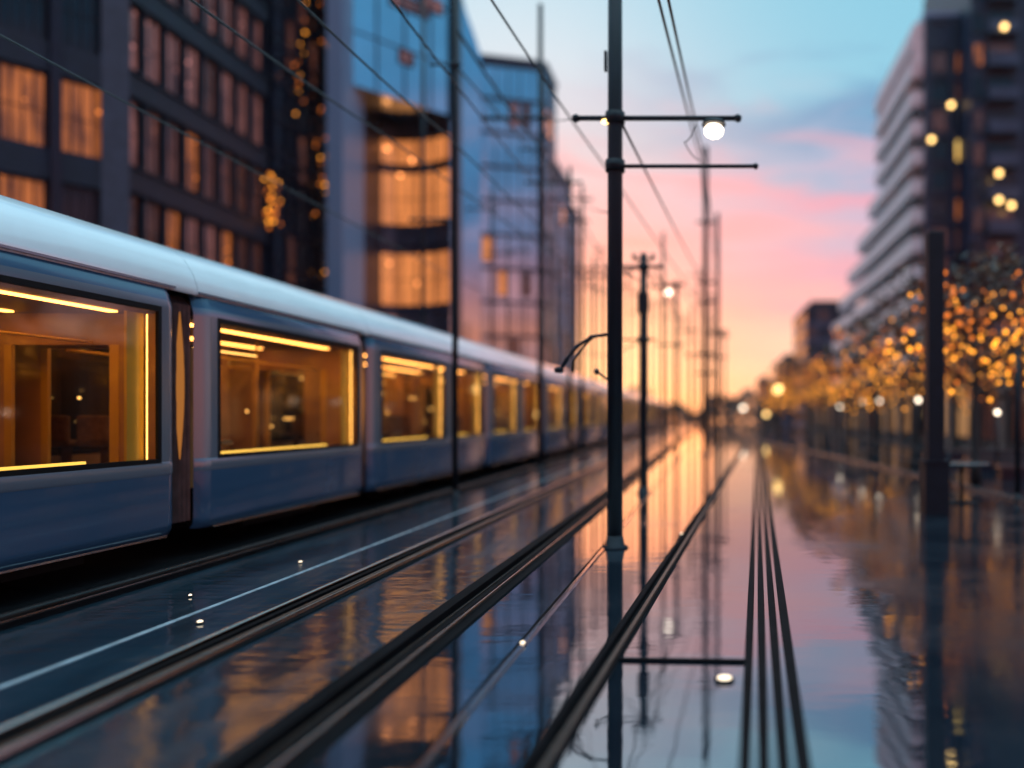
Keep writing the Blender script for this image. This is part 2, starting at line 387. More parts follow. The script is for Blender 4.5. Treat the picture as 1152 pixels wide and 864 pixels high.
def rail(name, label, pts, bars, group):
    """pts: (x0,y0)-(x1,y1) axis; bars: list of (offset, width, height, material)"""
    (x0, y0), (x1, y1) = pts
    d = Vector((x1 - x0, y1 - y0, 0)); ln = d.length; a = -math.atan2(d.x, d.y)
    t = thing(name, label, 'rail', (x0, y0, 0.0), a, group)
    for nm, off, w, z0, z1, m in bars:
        q = MB()
        if nm in ('rail_head', 'rail_lip') and w > .01:   # worn round on top
            rr_ = w / 2; pf = [(off - rr_, z0), (off - rr_, z1 - rr_ * .6)] + [(off - rr_ * math.cos(a_), z1 - rr_ * .6 + rr_ * .6 * math.sin(a_)) for a_ in (R(25), R(50), R(75), R(105), R(130), R(155))] + [(off + rr_, z1 - rr_ * .6), (off + rr_, z0)]
            q.grid([[Vector((xq, yq, zq)) for xq, zq in pf] for yq in [ln * i / 12 for i in range(13)]])
            for f_ in q.bm.faces: f_.smooth = True
        else: q.box(off - w / 2, off + w / 2, 0, ln, z0, z1)
        q.build(nm, m, t)
    return t
SD, SB, RB, RU = M['steel_dark'], M['steel_bright'], M['rubber'], M['rust']
rail('kerb_rail', 'low black edge rail just below the tram skirt', ((-5.58, -8), (-5.58, 140)),
     [('rail_base', 0, .26, 0, .05, RB), ('rail_head', .02, .08, .05, .10, SD), ('rail_edge', .10, .02, .05, .062, SB)], 'tram rails in the wet street')
rail('tram_rail', 'bright grooved rail beside the pale painted line, glowing orange in the distance', ((-3.52, -8), (-3.42, 140)),
     [('rail_base', 0, .34, .004, .015, RB), ('rail_head', -.12, .045, .015, .065, SB), ('guard_rail', -.03, .04, .015, .045, RB), ('rail_web', .08, .04, .015, .05, RU), ('rail_lip', .13, .012, .015, .06, SB)], 'tram rails in the wet street')
rail('tram_rail', 'thick black rail with a thin orange glint left of the main pole', ((-2.08, -8), (-1.9, 140)),
     [('rail_base', -.04, .40, 0, .015, RB), ('guard_rail', -.14, .10, .015, .07, RB), ('guard_rail', .03, .05, .015, .055, RB), ('rail_lip', .08, .012, .015, .062, SB), ('rail_lip', -.03, .008, .015, .045, RU)], 'tram rails in the wet street')
rail('cable_channel', 'thin steel channel in the asphalt left of the main pole', ((-1.42, -8), (-1.12, 60)),
     [('channel_side', -.022, .018, 0, .02, RB), ('channel_cover', .008, .03, 0, .016, SB)], 'tram rails in the wet street')
rail('tram_rail', 'dark rail veering right, passing just right of the main pole foot', ((-1.06, 0), (-1.06 + .066 * 110, 110)),
     [('rail_base', 0, .17, 0, .015, RB), ('rail_head', -.03, .045, .015, .06, RB), ('guard_rail', .05, .03, .015, .045, RU)], 'tram rails in the wet street')
rail('tram_rail', 'four bar dark rail running from the bottom edge towards the street lamp', ((.075, 0), (.075 + .058 * 110, 110)),
     [('rail_bar', -.135, .056, 0, .012, RB), ('rail_bar', -.045, .058, 0, .012, RB), ('rail_bar', .048, .060, 0, .012, RB), ('rail_bar', .142, .068, 0, .014, RB),
      ('rail_lip', -.110, .006, 0, .012, RU), ('rail_lip', -.019, .006, 0, .012, RU), ('rail_lip', .075, .006, 0, .012, RU)], 'tram rails in the wet street')
b = MB(); b.box(-.03, .90, -.022, .022, 0, .016); 
o = tag(b.build('arm_reflection', RB), 'flat dark reflection bar laid as the crossarm reflection between the two right rails', 'reflection bar'); o.location = (-.66, 5.4, .002); o.rotation_euler = (0, 0, R(-3))  # thin dark bar paints in the mirror image of the crossarm

# kerb of the road that curves away far right of the rails
b = MB()
pts = [(2.2, 62), (3.6, 48), (4.6, 36), (5.3, 26), (5.7, 19), (5.9, 14), (6.0, 8), (6.0, 0)]
for (xa, ya), (xb, yb) in zip(pts, pts[1:]):
    b.prism([(xa, ya), (xb, yb), (xb + .18, yb), (xa + .18, ya)], 0, .07)
tag(b.build('kerb', M['kerb']), 'low wet stone kerb curving along the promenade', 'kerb', kind='structure')

# ------------------------------------------------------------------ tram
XC, HX = -7.30, 1.30
tram = thing('tram', 'long blue and white tram with lit amber windows passing on the left', 'tram', (XC, 0, 0))
LOW = [(1.25, .32), (1.29, .38), (1.30, .46), (1.30, 1.14)]
SILL = [(1.30, 1.00), (1.308, 1.02), (1.308, 1.13), (1.30, 1.145)]
UP1 = [(1.30, 2.83), (1.30, 2.87), (1.285, 2.93)]
UP2 = [(1.285, 2.93), (1.26, 3.02), (1.235, 3.07)]
UP3 = [(1.235, 3.07), (1.25, 3.10), (1.24, 3.16), (1.19, 3.32), (1.08, 3.50), (.90, 3.64), (.62, 3.73), (.3, 3.765), (0, 3.775)]
def ylist(y0, y1):
    return [(y0, .11), (y0 + .03, .06), (y0 + .09, .02), (y0 + .18, 0), (y1 - .18, 0), (y1 - .09, .02), (y1 - .03, .06), (y1, .11)]
def strip(b, prof, ys, sgn):
    rows = [[Vector((sgn * max(x - i, 0) if x > 0 else 0, y, z)) for x, z in prof] for y, i in ys]
    b.grid(rows)
def smoothed(ys, a, c):
    """part of the y/inset list between a and c"""
    def ins(y):
        for (ya, ia), (yb, ib) in zip(ys, ys[1:]):
            if ya <= y <= yb: return ia + (ib - ia) * (y - ya) / max(yb - ya, 1e-6)
        return 0
    return [(a, ins(a))] + [(y, i) for y, i in ys if a < y < c] + [(c, ins(c))]
Z0, Z1 = 1.14, 2.83
mods = [(-5.0, 9.02, [(-4.2, -.2), (.3, 4.2), (4.6, 8.72)]), (9.44, 13.86, [(9.74, 13.62)]), (14.16, 21.3, [(14.55, 18.1), (18.5, 21.0)])]
y = 21.62
while y < 118:
    mods.append((y, y + 7.1, [(y + .5, y + 3.2), (y + 4.0, y + 6.6)])); y += 7.42
def seat_mesh():
    b = MB(); b.box(-.22, .22, -.22, .22, .40, .48); b.box(-.20, .20, .17, .24, .45, .80); b.box(-.05, .05, -.05, .05, 0, .40)
    return b.mesh('seat', M['t_seat'], bevel=.035)
SEAT = seat_mesh()
b = MB(); b.tube([(0, 0, 0), (0, 0, 1.93)], .018, 8); POLE_ME = b.mesh('grab_pole', M['t_yellow'])
for mi, (y0, y1, wins) in enumerate(mods):
    ys = ylist(y0, y1)
    near = mi < 8
    b = MB()
    for sg in (1, -1):
        b.mi = 1; strip(b, LOW, ys, sg)
        b.mi = 2; strip(b, UP1, ys, sg)
        b.mi = 1; strip(b, UP2, ys, sg)
        ynx = mods[mi + 1][0] - .006 if mi + 1 < len(mods) else y1
        b.mi = 0; strip(b, UP3, [(y0, 0), (y0 + .01, 0), (y1, 0), (ynx, 0)], sg)
        b.mi = 2; strip(b, SILL, ys, sg)
        edges = [y0] + [v for w in wins for v in w] + [y1]
        b.mi = 2
        for a, c in zip(edges[0::2], edges[1::2]):
            strip(b, [(1.30, Z0), (1.30, Z1)], smoothed(ys, a, c), sg)
    body = None
    bmesh.ops.remove_doubles(b.bm, verts=list(b.bm.verts), dist=.0005)
    body = b.build('car_body', [M['t_white'], M['t_blue'], M['t_band']], tram, smooth=False)
    # smooth only the curved shells
    for p in body.data.polygons: p.use_smooth = True
    # bulkheads, inner floor and ceiling
    for ye in (y0 + .02, y1 - .05):
        q = MB(); q.box(-1.1, 1.1, ye, ye + .03, .35, .80); q.build('end_skirt', M['t_black'], body); q = MB(); q.box(-1.1, 1.1, ye, ye + .03, 2.45, 3.0)
        for xa, xb in ((-1.2, -.62), (.66, .92), (.96, 1.2)): q.box(xa, xb, ye, ye + .03, .80, 2.45)
        q.build('bulkhead', M['t_part'], body)
        q = MB(); q.box(.56, .66, ye - .01, ye + .04, .861, 2.449); q.box(-.62, -.54, ye - .01, ye + .04, .861, 2.449); q.build('door_frame', M['t_yellow'], body)
    q = MB(); q.box(-1.22, 1.22, y0 + .06, y1 - .06, .80, .86); q.build('floor_panel', M['t_floor'], body)
    q = MB(); q.box(-1.2, 1.2, y0 + .06, y1 - .06, 2.80, 2.84); q.build('ceiling_panel', M['t_ceil'], body)
    q = MB(); q.box(-1.26, -1.20, y0 + .25, y1 - .25, .86, 1.13)
    q.box(1.2, 1.26, y0 + .25, y1 - .25, .86, 1.12)
    for wa, wb in zip([y0 + .1] + [w[1] for w in wins], [w[0] for w in wins] + [y1 - .1]):
        if wb - wa > .12: q.box(-1.27, -1.22, wa + .02, wb - .02, 1.14, 2.8)
    q.build('lining', M['t_in'], body)
    q = MB()
    for xx in (.78, -.35): q.box(xx - .05, xx + .05, y0 + .3, y1 - .3, 2.782, 2.797)
    q.build('ceiling_light', M['t_strip'], body)
    for wi, (wa, wb) in enumerate(wins):
        g = MB(); g.grid([[Vector((1.286, yy, zz)) for zz in (Z0 + .02, Z1 - .02)] for yy in (wa + .02, wb - .02)])
        w = g.build('window', M['t_glass'], body)
        for sg in (1, -1):
            g = MB(); xa, xb = (1.27, 1.306) if sg > 0 else (-1.306, -1.27)
            g.box(xa, xb, wa - .01, wb + .01, Z0 - .01, Z0 + .045); g.box(xa, xb, wa - .01, wb + .01, Z1 - .045, Z1 + .015)
            g.box(xa, xb, wa - .01, wa + .04, Z0 + .045, Z1 - .045); g.box(xa, xb, wb - .04, wb + .01, Z0 + .045, Z1 - .045)
            g.build('window_frame', M['t_black'], body)
        g = MB(); g.box(-1.289, -1.283, wa + .03, wb - .03, Z0 + .03, Z1 - .03); g.build('window', M['glass_dark'], body)
        if mi < 12:
            g = MB(); g.box(1.14, 1.19, wa + .12, wb - .9, 1.175, 1.205); g.build('sill_light', M['t_strip2'], body)
            g = MB(); g.box(1.12, 1.15, wb - .30, wb - .05, 1.16, 2.76); g.build('door_column', M['t_yellow'], body); g = MB(); g.tube([(1.20, wb - .07, 1.18), (1.20, wb - .07, 2.75)], .006, 6); g.build('column_fill', M['t_strip3'], body)  # thin light tube added to throw a gradient on the yellow column
        if mi < 9:
            for fa_, fb_, px in ((.18, .40, -.42), (.56, .66, -.15), (.72, .90, -.7)):
                g = MB(); g.box(px - .02, px + .02, wa + (wb - wa) * fa_, wa + (wb - wa) * fb_, .862, 2.74); g.build('partition', M['t_part'], body, bevel=.008)
            n = int((wb - wa - .4) / .85)
            for j in range(n):
                yy = wa + .5 + j * .85
                for xx in (-.95, -.45, .85):
                    if rnd.random() < .8 and not (6.6 < yy < 9 or 11 < yy < 13.7): link('seat', SEAT, body, (xx, yy, .86), 0 if j % 2 else math.pi)
                if j % 2 == 0: link('grab_pole', POLE_ME, body, (.35, yy + .3, .86))
            g = MB(); g.tube([(.55, wa, 2.45), (.55, wb, 2.45)], .016, 6); g.tube([(-.55, wa, 2.45), (-.55, wb, 2.45)], .016, 6); g.build('hand_rail', M['t_yellow'], body)
    q = MB(); q.box(1.25, 1.268, y0, y1, 3.088, 3.112); q.build('gutter', M['t_band'], body)
    q = MB(); q.box(1.285, 1.30, y0 + .2, y1 - .2, .315, .335); q.build('skirt_trim', M['steel_bright'], body)
    if mi < 9:
        for wa, wb in wins:
            ww = wb - wa
            for fa_, fb_, xx_, zz_ in ((.02, .42, .9, 2.42), (.05, .25, .2, 2.12), (.5, .95, -.9, 2.5), (.3, .48, -1.1, 1.55), (.62, .8, -1.1, 1.8)):
                j1, j2 = rnd.uniform(-.05, .05), rnd.uniform(-.08, .08)
                g = MB(); g.tube([(xx_, wa + ww * (fa_ + j1 + .05), zz_ + j2), (xx_, wa + ww * (fb_ + j1), zz_ + j2)], .011, 6); g.build('light_streak', M['t_glow'], body)  # glowing bars added to draw the motion streaks of the cabin lights
            for _ in range(int(ww * 2.2)):
                g = MB(); g.ball((0, 0, 0), .022, 1, .8); o = g.build('light_ball', M['t_glow'], body); o.location = (rnd.choice((-1.1, -1.1, -.3, .5)), rnd.uniform(wa + .2, wb - .2), rnd.uniform(1.3, 2.5))  # glowing dots added for the soft light spots reflected in the windows
    # undercarriage
    for yc in ([y0 + 2, y1 - 2] if y1 - y0 > 6 else [(y0 + y1) / 2]):
        q = MB(); q.box(-1.05, 1.05, yc - .95, yc + .95, .18, .62)
        for dy in (-.6, .6):
            for sx in (-1, 1): q.lathe([(.02, -.06), (.29, -.06), (.29, .06), (.02, .06)], (sx * .72, yc + dy, .295), 20, 'X')
        q.build('bogie', M['t_black'], tram)
    if mi + 1 < len(mods):
        yb = mods[mi + 1][0]; n = 6
        q = MB(); rows = []
        for j in range(n * 2 + 1):
            yy = y1 - .03 + (yb - y1 + .06) * j / (n * 2); s = 1.16 if j % 2 else 1.08
            rows.append([Vector(p) for p in ((s, yy, .42), (s, yy, 2.95), (s - .1, yy, 3.055), (-s + .1, yy, 3.055), (-s, yy, 2.95), (-s, yy, .42))])
        q.grid(rows); be = q.build('bellows', M['t_bronze'], tram)
        ym = (y1 + yb) / 2; q = MB(); q.tube([(1.17, ym, 1.15 + .17 * i_) for i_ in range(11)], [.045 * math.sin(math.pi * (i_ + .4) / 10.8) for i_ in range(11)], 10)
        q.build('gap_glow', M['t_gap'], be)  # glowing spindle added for the orange glow in the gap

# ------------------------------------------------------------------ buildings
def window_mesh(w, h, mull=1, trans=0, fw=.07, depth=.12):
    b = MB()
    b.box(-w / 2, w / 2, -depth, 0, 0, fw); b.box(-w / 2, w / 2, -depth, 0, h - fw, h)
    b.box(-w / 2, -w / 2 + fw, -depth, 0, fw, h - fw); b.box(w / 2 - fw, w / 2, -depth, 0, fw, h - fw)
    for i in range(mull):
        x = -w / 2 + w * (i + 1) / (mull + 1); b.box(x - fw * .35, x + fw * .35, -depth * .9, 0, fw, h - fw)
    for i in range(trans):
        z = h * (i + 1) / (trans + 1); b.box(-w / 2 + fw, w / 2 - fw, -depth * .8, -.002, z - fw * .3, z + fw * .3)
    f = b.mesh('window', M['win_frame'])
    b = MB(); b.box(-w / 2 + fw * .5, w / 2 - fw * .5, -depth * .45, -.01, fw * .5, h - fw * .5)
    p = b.bm
    return f, b
class Facade:
    def __init__(self, parent, p0, p1):
        self.p = parent; self.p0 = Vector((*p0, 0)); self.p1 = Vector((*p1, 0)); d = self.p1 - self.p0
        self.len = d.length; self.u = d.normalized(); self.n = Vector((self.u.y, -self.u.x, 0)); self.rz = math.atan2(self.u.y, self.u.x)
        self.M = Matrix.Translation(self.p0) @ Matrix.Rotation(self.rz, 4, 'Z')
        self.cache = {}
    def box(self, mb, a, c, o0, o1, z0, z1):
        mb.box(a, c, -o1, -o0, z0, z1, self.M)
    def window(self, a, c, z0, z1, m, mull=1, trans=0, out=.03):
        w, h = c - a, z1 - z0
        key = (round(w, 3), round(h, 3), mull, trans)
        if key not in self.cache:
            f, pb = window_mesh(w, h, mull, trans); self.cache[key] = [f, pb.mesh('pane', M['glass_dark']), {}]
        f, pm, var = self.cache[key]
        if m.name not in var:
            q = pm.copy(); q.materials.clear(); q.materials.append(m); var[m.name] = q
        pos = self.p0 + self.u * ((a + c) / 2) + self.n * out + Vector((0, 0, z0))
        o = link('window', f, self.p, pos, self.rz)
        link('pane', var[m.name], o)
        return o

def pick(ws):
    r = rnd.random() * sum(w for _, w in ws)
    for m, w in ws:
        r -= w
        if r <= 0: return M[m]
    return M[ws[-1][0]]

# dark corner building at the far left, its front turned towards the street
t = thing('office_building', 'dark masonry block at the top left with wide amber windows and angled front', 'building')
p1 = P(122, 0, 31); p1 = (p1.x, 31.0); dv = Vector((.72, 1)).normalized()
p0 = (p1[0] - dv.x * 12.25, p1[1] - dv.y * 12.25)
b = MB(); nn = Vector((dv.y, -dv.x)); b.prism([p0, p1, (p1[0] - nn.x * 14, p1[1] - nn.y * 14), (p0[0] - nn.x * 14, p0[1] - nn.y * 14)], 0, 24)
b.build('wall', M['brick'], t)
fa = Facade(t, p0, p1); b = MB(); c = MB()
for fl in range(6):
    z = 3.55 + fl * 3.95
    fa.box(b, 0, fa.len, 0, .35, z - 1.15, z - .03)
for k_ in range(8): fa.box(c, k_ * 1.75 - .16 if k_ else 0, k_ * 1.75 + .16 if k_ < 7 else fa.len, 0, .22 if k_ % 2 else .5, 0, 24)
b.build('spandrel', M['brick'], t); c.build('pilaster', M['frame_dark'], t)
for fl in range(5):
    z = 3.55 + fl * 3.95
    for k_ in range(7):
        if fl < 1: continue
        fa.window(k_ * 1.75 + .2, k_ * 1.75 + 1.55, z, z + 2.75, (M['amber'] if k_ in (5, 6) else M['dim']) if fl == 2 else pick([('dim', 4), ('amber', 1), ('glass_dark', 2)]) if fl != 3 else pick([('pink', 3), ('dim', 2), ('glass_dark', 2)]), 3, 1)
b = MB(); b.prism([(p1[0] + .1, p1[1] - .5), (p1[0] + .75, p1[1] + .1), (p1[0] + .3, p1[1] + .6), (p1[0] - .4, p1[1] + .1)], 0, 24); b.build('corner_pier', M['pilaster'], t)

# long dark office with rosy windows
t = thing('office_building', 'long dark office with rows of narrow rosy lit windows behind the tram roof', 'building')
ya, yb, xf = 32.2, 42.6, -24.0
b = MB(); b.box(xf - 16, xf, ya, yb, 0, 30); b.build('wall', M['brick'], t)
fa = Facade(t, (xf, ya), (xf, yb)); b = MB(); c = MB()
fl_z = [4.1, 8.0, 11.9, 15.8, 19.7, 23.6]
for z in fl_z: fa.box(b, 0, fa.len, 0, .42, z - 1.1, z - .05); fa.box(b, 0, fa.len, .42, .55, z - .16, z - .06)
for k_ in range(9): fa.box(c, k_ * 1.3 - .1 if k_ else 0, k_ * 1.3 + .1 if k_ < 8 else fa.len, 0, .30, 0, 30)
b.build('spandrel', M['frame_dark'], t); c.build('pilaster', M['brick'], t)
for i, z in enumerate(fl_z[:5]):
    for k_ in range(8):
        if i < 1: continue
        wts = [('dim', 3), ('glass_dark', 3), ('pink', 1), ('amber', .6)] if i < 2 else [('pink', 3), ('dim', 3), ('amber', .7)] if i == 2 else [('pink', 6), ('dim', 1)]
        fa.window(k_ * 1.3 + .14, k_ * 1.3 + 1.16, z, z + 2.75, pick(wts), 1, 1)
# railing on the second gallery
# dark glass stair tower carrying the strings of lights
t = thing('glass_tower', 'dark narrow stair tower hung with golden light strings', 'building')
ya, yb = 42.8, 50.3; xf = -23.6
b = MB(); b.box(xf - 12, xf, ya, yb, 0, 32); b.build('wall', M['frame_dark'], t)
fa = Facade(t, (xf, ya), (xf, yb)); b = MB()
for z in range(0, 32, 2): fa.box(b, 0, fa.len, 0, .18, z + 1.7, z + 1.95)
for k_ in range(7): fa.box(b, k_ * 1.25 - .06 if k_ else 0, k_ * 1.25 + .06 if k_ < 6 else fa.len, 0, .24, 0, 32)
b.build('facade_grid', M['frame_dark'], t)
for fl in range(7):
    for k_ in range(6): fa.window(k_ * 1.25 + .1, k_ * 1.25 + 1.15, 6 + fl * 3.0, 8.7 + fl * 3.0, pick([('glass_dark', 8), ('dim', 2)]), 0, 1)
BULB = []
for nm in ('bulb', 'bulb_red'):
    b = MB(); b.ball((0, 0, 0), 1, 1); BULB.append(b.mesh('bulb', M[nm]))
def light_string(label, x, y, z0, z1, n, r, seed, cluster=0):
    rr = random.Random(seed)
    t = thing('light_string', label, 'string lights', (x, y, z0), 0, 'light strings on the stair tower')
    pts = [(rr.uniform(-.1, .1), rr.uniform(-.25, .25), (z1 - z0) * i / 12) for i in range(13)]
    b = MB(); b.tube(pts, .012, 5); b.build('cable', M['wire'], t)
    for i in range(n):
        o = link('bulb', BULB[0 if rr.random() < .4 else 1], t, (rr.uniform(-.1, .25), rr.uniform(-.5 - cluster, .5 + cluster), rr.random() * (z1 - z0)))
        q = r * rr.uniform(.5, 1.0); o.scale = (q, q, q)
X0 = -23.2
light_string('short dense yellow cluster of bulbs left on the stair tower', X0, 42.2, 11.5, 14.4, 46, .075, 1, .1)
light_string('long light string nearest the pale glass fin', X0, 49.7, 10, 29, 40, .075, 2, .25)
light_string('long sparse light string in the middle of the stair tower', X0, 47.6, 9, 30, 24, .07, 3, .3)
light_string('light string hanging high on the left side of the stair tower', X0, 44.8, 18, 31, 20, .07, 4, .3)
light_string('loose light string between the middle string and the pale fin', X0, 48.7, 9, 31, 40, .06, 5, .2)

# curved blue glass building
t = thing('glass_building', 'curved blue glass building with bands of orange lit windows', 'building')
plan = [(386, 47.5), (397, 50.2), (410, 52.4), (425, 53.8), (445, 54.4), (468, 54.4), (490, 53.9), (508, 53.0)]
pl = [((X - 800) / F * d, d) for X, d in plan]
b = MB(); b.prism(pl + [(pl[-1][0] - 6, 66), (pl[0][0] - 1, 66), ], 0, 42); b.build('wall', M['spandrel'], t)
bands = [(9.1, 12.7, 1), (14.55, 18.15, 1), (18.65, 20.4, 0)]
gl = MB(); gl2 = MB(); sps = [MB(), MB(), MB()]
for (a, c) in zip(pl, pl[1:]):
    fa = Facade(t, a, c)
    for z0, z1, tr in bands: fa.window(.02, fa.len - .02, z0, z1, M['orange'], 1, tr, .02)
    for z in range(3):
        fa.box(sps[z], 0, fa.len, .0, .22, (8.5, 13.2, 20.5)[z], (8.95, 13.7, 21.3)[z])
    fa.box(gl2, .02, fa.len - .02, .02, .10, 1, 8.4)
fu = Facade(t, (pl[0][0] + .3, pl[0][1] - .2), (pl[-1][0] + .3, pl[-1][1] - .2)); mu = MB()
fu.box(gl, 0, fu.len, -3, .1, 21.32, 42)
for z in range(5): fu.box(mu, 0, fu.len, .1, .16, 24.5 + z * 3.6, 24.58 + z * 3.6)
for i in range(5): fu.box(mu, fu.len * i / 4 - .03, fu.len * i / 4 + .03, .1, .2, 21.4, 42)
mu.build('mullion_grid', M['spandrel'], t)
for u, z, w_ in ((2.6, 27.0, 2.6), (4.6, 27.6, 1.6), (3.2, 23.6, 1.0)): fu.window(u, u + w_, z, z + .9, M['pink'], 0, 0, .11)
for sp in sps: sp.build('floor_band', M['spandrel'], t)
gl.build('curtain_wall', M['glass_blue'], t); gl2.build('curtain_wall', M['glass_blue'], t)
b = MB(); x0 = (367 - 800) / F * 46.2; x1 = (386 - 800) / F * 46.2; b.box(x0, x1, 46.2, 49, 0, 42); b.build('fin', M['glass_sky_sheen'], t)
b = MB(); x0 = (508 - 800) / F * 52; x1 = (514 - 800) / F * 52; b.box(x0, x1, 52.2, 53.0, 0, 42); b.build('fin', M['frame_dark'], t)
# sloping-crowned blue slab behind it
t = thing('glass_building', 'blue glass slab with a sloping curved crown rising behind the thin black pole', 'building')
b = MB(); xx = lambda X, d: (X - 800) / F * d
pr = [(505, 0), (540, 0), (540, 52), (528, 20), (516, -20), (505, -60)]
d0 = 62
b.bm.verts.ensure_lookup_table()
a = []; c = []
for X, Y in [(505, 468), (541, 468), (541, 62), (534, 40), (524, 12), (514, -30), (505, -80)]:
    dd = d0 + (X - 505) * .035; q = P(X, Y, dd); zz = 0 if Y == 468 else q.z; a.append(b.bm.verts.new((q.x, dd, zz))); c.append(b.bm.verts.new((q.x - 2, dd + 9, zz)))
n = len(a)
for i in range(n): b.face([a[i], a[(i + 1) % n], c[(i + 1) % n], c[i]])
b.face(list(reversed(a))); b.face(c)
b.build('wall', M['glass_blue'], t)

# blue glass box
def glass_block(label, X0_, X1_, d, depth, Ytop, cols, rows, lit, m='glass_blue', grp=None, seed=1):
    rr = random.Random(seed)
    t = thing('glass_building', label, 'building', group=grp)
    x0, x1 = xx(X0_, d), xx(X1_, d); zt = CH + (468 - Ytop) / F * d
    dr = (x1 - x0) * .27; b = MB(); b.prism([(x0, d), (x1, d + dr), (x1, d + dr + depth), (x0, d + dr + depth)], 0, zt); b.build('wall', M[m], t)
    for (pa, pc, nc) in (((x0, d), (x1, d + dr), cols), ((x1, d + dr), (x1, d + dr + depth), max(3, int(cols * .5)))):
        fa = Facade(t, pa, pc); b = MB()
        for i in range(nc + 1):
            u = fa.len * i / nc; fa.box(b, max(0, u - .05), min(fa.len, u + .05), .01, .12, 0, zt - .1)
        for j in range(rows): fa.box(b, 0, fa.len, .01, .12, zt * (j + 1) / rows - .5, zt * (j + 1) / rows - .2)
        fa.box(b, 0, fa.len, -.1, .3, zt - .05, zt + .4)
        b.build('mullion_grid', M['spandrel'], t)
        for _ in range(lit):
            i = rr.randrange(nc); j = rr.randrange(int(rows * .25), rows - 1)
            u0 = fa.len * i / nc; z0 = zt * j / rows
            fa.window(u0 + .15, u0 + fa.len / nc - .15, z0 + .25, z0 + zt / rows - .6, M[rr.choice(['pink', 'orange', 'pink', 'dim'])], 0, 0, .02)
    return t
glass_block('square topped blue glass block right of the curved glass building', 516, 607, 72, 5, 64, 7, 11, 7, seed=3)
glass_block('narrow far glass block with a low roof, right of the square topped glass block', 607, 624, 92, 8, 185, 4, 10, 4, m='glass_sky_sheen', seed=5)
glass_block('farthest low glass block on the left, next to the sunset', 622, 642, 125, 6, 232, 4, 8, 3, m='glass_sky_sheen', seed=8)

# right: balconied tower
t = thing('balcony_tower', 'dark apartment tower with pale slanting balconies on its street side', 'building')
xa, ya, zt = 20.0, 75.0, 38.6
b = MB(); b.box(xa, xa + 6.8, ya, 92, 0, zt); b.box(xa + .02, xa + 6.5, 92, 124, 0, 15.5); b.box(xa + .03, xa + 6.4, 92.01, 104, 15.51, 23); b.build('wall', M['tower'], t)
b = MB(); b.box(xa - .15, xa + 6.8, ya - .15, 92.2, zt, zt + .9); b.build('roof', M['glass_sky_sheen'], t)
fl = 2.75
bal = 0
for j in range(13):
    z = 3.4 + j * fl
    if z > zt - 1.2: break
    yend = min(92 + max(0, 27 - z) * 2.6, 124)
    b = MB(); b.box(xa - 1.15, xa - .01, ya + .3, yend, z - .18, z + .02)
    b.box(xa - 1.18, xa - 1.06, ya + .28, yend, z + .02, z + 1.35); b.box(xa - 1.18, xa - .01, ya + .20, ya + .32, z + .022, z + 1.35)
    b.build('balcony', M['stone_pale'], t)
b = MB(); b.box(xa - .9, xa - .01, ya + .1, 91.8, zt - 4.2, zt - .02); b.build('parapet', M['stone_pale'], t)
fs = Facade(t, (xa, 92), (xa, ya))
for j in range(12):
    for k_ in range(4): fs.window(k_ * 4.1 + .8, k_ * 4.1 + 3.3, 3.5 + j * fl, 5.5 + j * fl, pick([('glass_dark', 5), ('dim', 2), ('amber', 1)]), 1, 0)
fa = Facade(t, (xa, ya), (xa + 6.8, ya)); b = MB()
for j in range(14): fa.box(b, 0, fa.len, 0, .25, 2.9 + j * fl, 3.3 + j * fl)
for u in (0, 2.25, 4.5): fa.box(b, u, u + .5, .0, .4, 0, zt)
b.build('facade_grid', M['tower'], t)
lit = {(1, 8): 'dim', (1, 7): 'amber', (1, 6): 'dim', (1, 5): 'yellow', (2, 4): 'dim', (0, 4): 'dim', (1, 3): 'dim', (1, 2): 'amber', (0, 2): 'dim', (2, 2): 'amber', (2, 6): 'amber'}
for j in range(12):
    for k_, (u0, u1) in enumerate(((.6, 2.15), (2.85, 4.4), (5.1, 6.6))):
        m = lit.get((k_, 13 - j)) or lit.get((k_, j))
        fa.window(u0, u1, 3.5 + j * fl, 5.5 + j * fl, M[m] if m else pick([('glass_dark', 6), ('dim', 1)]), 1, 0)
# taller block beside it, nearer
t = thing('apartment_block', 'taller dark block at the right edge with stacked balconies', 'building')
xa, ya = 23.2, 71.5
b = MB(); b.box(xa, xa + 15, ya, ya + 16, 0, 47); b.build('wall', M['tower'], t)
fa = Facade(t, (xa, ya), (xa + 15, ya)); fl = 2.95
for j in range(15):
    b = MB()
    for u0, u1 in ((1.3, 4.0), (5.4, 8.2)):
        z = 3.2 + j * fl
        fa.box(b, u0, u1, .02, 1.1, z - .15, z); fa.box(b, u0, u1, 1.0, 1.1, z + .0, z + .95)
    b.build('balcony', M['spandrel'], t)
    for u0, u1 in ((.2, 1.1), (1.5, 3.8), (5.6, 8.0)):
        fa.window(u0, u1, 3.4 + j * fl, 5.4 + j * fl, pick([('glass_dark', 7), ('dim', 2.5), ('amber', .8)]), 1, 0)
for i, (X, Y, lb) in enumerate(((1130, 30, 'topmost round lamp on the tall block at the right edge'), (1124, 195, 'round balcony lamp at mid height on the right edge block, above two others'),
                 (1124, 225, 'round balcony lamp just under another on the right edge block'), (1138, 231, 'right lamp of the lowest pair on the right edge block'),
                 (1070, 118, 'single round lamp high on the dark front of the balconied tower'), (1048, 157, 'round lamp at the corner of the balconied tower'))):
    d = 70.2 if X > 1100 else 74.4
    q = P(X, Y, d)
    t2 = thing('light_ball', lb, 'lamp', q, 0, 'lamps on the right towers')
    b = MB(); b.ball((0, 0, 0), .24, 2); b.build('globe', M['lamp_warm'] if i else M['lamp_warm'], t2)
    b = MB(); b.tube([(0, .2, .2), (0, 1.2 if X > 1100 else .5, .2)], .05, 6); b.build('bracket', M['pole'], t2)

